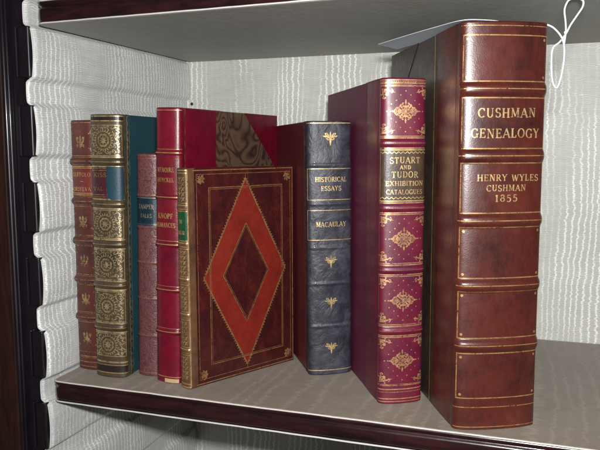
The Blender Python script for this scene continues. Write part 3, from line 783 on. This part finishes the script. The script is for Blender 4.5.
# ------------------------------------------------------------------ H: Cushman Genealogy
mH = dict(spine=leather('chestnut_calf', (.078, .0135, .009), (.026, .005, .005), (.120, .024, .013), .36, .30, 1250, .00008, blotch=38),
          cover=leather('olive_brown_paper', (.050, .030, .022), (.022, .012, .010), None, .40, .2), pages=M_page)
Hk = Book((.3068, .0072), 26.5, .0540, .156, .2545, .0078, [.2143, .1740, .1342, .0936, .0553], .046, mH, pw=.62, band_h=.0020, band_w=.0062)
tag(Hk.root, 'tallest and thickest book, chestnut leather with gold-framed panels, at the right end', 'book')
g = Deco(Hk.sf, .00015)
hw = Hk.S/2-.0040
M_lg = gold('line_gold', (.66, .38, .15), .4, .38)
frames = [(.2190, .2462), (.1786, .2092), (.1391, .1697), (.0984, .1302), (.0602, .0898), (.0212, .0503)]
for i, (lo, hi) in enumerate(frames):
    g.build('gold_frame', M_lg, Hk.root); g.rect(-hw, hw, lo, hi, .0007)
    if i not in (1, 2):
        for sx in (-1, 1):
            for z in (lo+.0024, hi-.0024): g.dot(sx*(hw-.0024), z, .0009, 8)
g.build('gold_frame', M_lg, Hk.root)
for zb in Hk.bands:
    Hk.hl(g, zb+.0002, .0006, .003)
for z, w in ((.0152, .0006), (.0022, .0005), (.2518, .0005)): Hk.hl(g, z, w, .002)
g.build('gold_lines', M_lg, Hk.root)
tx = Deco(Hk.sf, .00026, .0008)
write(tx, 'CUSHMAN', .0010, .2002, .0056, .14, fit=.0370, bold=.92); write(tx, 'GENEALOGY', .0005, .1878, .0056, .12, fit=.0440, bold=.92)
tx.build('lettering', M_goldb, Hk.spine)
write(tx, 'HENRY WYLES', .0030, .1608, .0040, .12, fit=.0400, bold=.92); write(tx, 'CUSHMAN', .0016, .1545, .0038, .14, fit=.0255, bold=.92); write(tx, '1855', .0016, .1482, .0042, .22, fit=.0145, bold=.92)
tx.build('lettering', M_goldb, Hk.spine)
for side in ('L', 'R'):
    T0, T1 = (Hk.T, Hk.T+.0005) if side == 'R' else (-.0005, 0)
    for pts in ([(.084, .2544), (.1561, .2544), (.1561, .192)], [(.084, .0001), (.1561, .0001), (.1561, .060)]):
        V = [Vector((T0, *p)) for p in pts]+[Vector((T1, *p)) for p in pts]
        mesh('corner_piece', V, [(0, 1, 2), (5, 4, 3), (0, 3, 4, 1), (1, 4, 5, 2), (2, 5, 3, 0)], leather('dark_corner_calf_'+side, (.028, .016, .013), (.016, .010, .009), None, .38), Hk.cover[side])
    g = Deco(Hk.cf(side, True), .00014); g.ribbon([(.0452, .001), (.0452, .2535)], .0011); g.build('gold_fillet', M_gold, Hk.cover[side])

# ------------------------------------------------------------------ paper slip and string
def slip():
    ctrl = [(.236, .098, .2572), (.262, .066, .2572), (.288, .034, .2568), (.3085, .010, .2560), (.325, .016, .2558)]
    c = smooth_path(ctrl, 6); V, F = [], []
    for i, p in enumerate(c):
        t = i/(len(c)-1); w = Vector((.012+.006*t, .012+.010*t, -.0026+.0026*t))
        for k in range(5):
            q = p+w*(k/4); V.append(q)
        for k in range(5):
            q = p+w*(k/4); V.append(q+Vector((0, 0, .00035)))
    m = 10
    for i in range(len(c)-1):
        for k in range(4):
            a = i*m+k; F.append((a, a+1, a+m+1, a+m)); a += 5; F.append((a, a+m, a+m+1, a+1))
        F.append((i*m, i*m+m, i*m+m+5, i*m+5)); F.append((i*m+4, i*m+9, i*m+m+9, i*m+m+4))
    for i in (0, len(c)-1):
        F += [(i*m+k, i*m+k+1, i*m+k+6, i*m+k+5) for k in range(4)]
    o = mesh('paper_slip', V, F, plain('pale_blue_paper', (.74, .80, .86), .6, 0, .08), None)
    tag(o, 'pale blue-grey paper slip lying across the top of the tallest chestnut book', 'paper slip'); return o
slip()
sY = .035
low = [(.3540, .0340, .2552), (.3600, sY, .2525), (.3655, sY-.001, .2450), (.3668, sY-.001, .2350), (.3655, sY, .2230), (.3632, sY, .2160), (.3606, sY, .2200), (.3596, sY, .2300), (.3600, sY+.001, .2400), (.3640, sY+.0015, .2440), (.3675, sY+.001, .2490)]
up = [(.3700, sY, .2540), (.3735, sY, .2595), (.3762, sY, .2640), (.3764, sY, .2674), (.3738, sY, .2691), (.3705, sY, .2692), (.3678, sY, .2680), (.3660, sY, .2630), (.3668, sY, .2560), (.3672, sY, .2500), (.3664, sY-.001, .2420)]
path = smooth_path(low+up, 30); bm = bmesh.new(); M_str = plain('white_string', (.72, .72, .76), .8)
for ph in (0, 2*pi/3, 4*pi/3):                       # three plies twisted round each other
    pl = []; up0 = Vector((0, 1, 0))
    for i, q in enumerate(path):
        d = (path[min(i+1, len(path)-1)]-path[max(i-1, 0)]).normalized(); sd = d.cross(up0).normalized(); u3 = sd.cross(d)
        a = ph+i*.62; pl.append(q+(sd*cos(a)+u3*sin(a))*.00032)
    tmp = tube('ply', pl, .00030, None, None, 6); bm.from_mesh(tmp.data); me = tmp.data; bpy.data.objects.remove(tmp); bpy.data.meshes.remove(me)
for q, r in (((.3669, sY, .2493), .0009), ((.3664, sY-.0008, .2462), .0008)):   # the knot
    b2 = bmesh.new(); bmesh.ops.create_uvsphere(b2, u_segments=10, v_segments=7, radius=r)
    for v in b2.verts: v.co += Vector(q)
    me = bpy.data.meshes.new('k'); b2.to_mesh(me); b2.free(); bm.from_mesh(me); bpy.data.meshes.remove(me)
o = from_bm('string_loop', bm, M_str, None, True)
tag(o, 'looped white string hanging beside the top of the tallest chestnut book', 'string')

# ------------------------------------------------------------------ camera, light, world
cd = bpy.data.cameras.new('camera'); cam = bpy.data.objects.new('camera', cd); COL.objects.link(cam); scn.camera = cam
yaw, pit, rol = .3306832, -.1131501, -.0035606
fwd = Vector((-sin(yaw)*cos(pit), cos(yaw)*cos(pit), sin(pit))); right = Vector((cos(yaw), sin(yaw), 0)); up_ = right.cross(fwd)
r2 = right*cos(rol)+up_*sin(rol); u2 = -right*sin(rol)+up_*cos(rol)
cpos = Vector((.3529995, -.4277233, .1800599))
cam.matrix_world = Matrix(((r2.x, u2.x, -fwd.x, cpos.x), (r2.y, u2.y, -fwd.y, cpos.y), (r2.z, u2.z, -fwd.z, cpos.z), (0, 0, 0, 1)))
cd.sensor_width = 36; cd.lens = 687.733/600*36; cd.clip_start = .01; cd.clip_end = 50
def area(name, loc, target, size, power, col, sy=None):
    l = bpy.data.lights.new(name, 'AREA'); l.shape = 'RECTANGLE'; l.size = size; l.size_y = sy or size; l.energy = power; l.color = col
    o = bpy.data.objects.new(name, l); COL.objects.link(o); o.location = loc
    o.rotation_euler = (Vector(target)-Vector(loc)).to_track_quat('-Z', 'Y').to_euler(); return o
area('camera_flash', cpos+Vector((.015, -.01, .052)), (.24, .12, .13), .035, 4.8, (.985, 1, .995), .022)
w = bpy.data.worlds.new('World'); scn.world = w; w.use_nodes = True
bg = w.node_tree.nodes['Background']; bg.inputs[0].default_value = (1, .90, .74, 1); bg.inputs[1].default_value = .045
scn.view_settings.view_transform = 'Standard'; scn.view_settings.look = 'None'; scn.view_settings.gamma = 1; scn.view_settings.exposure = 0
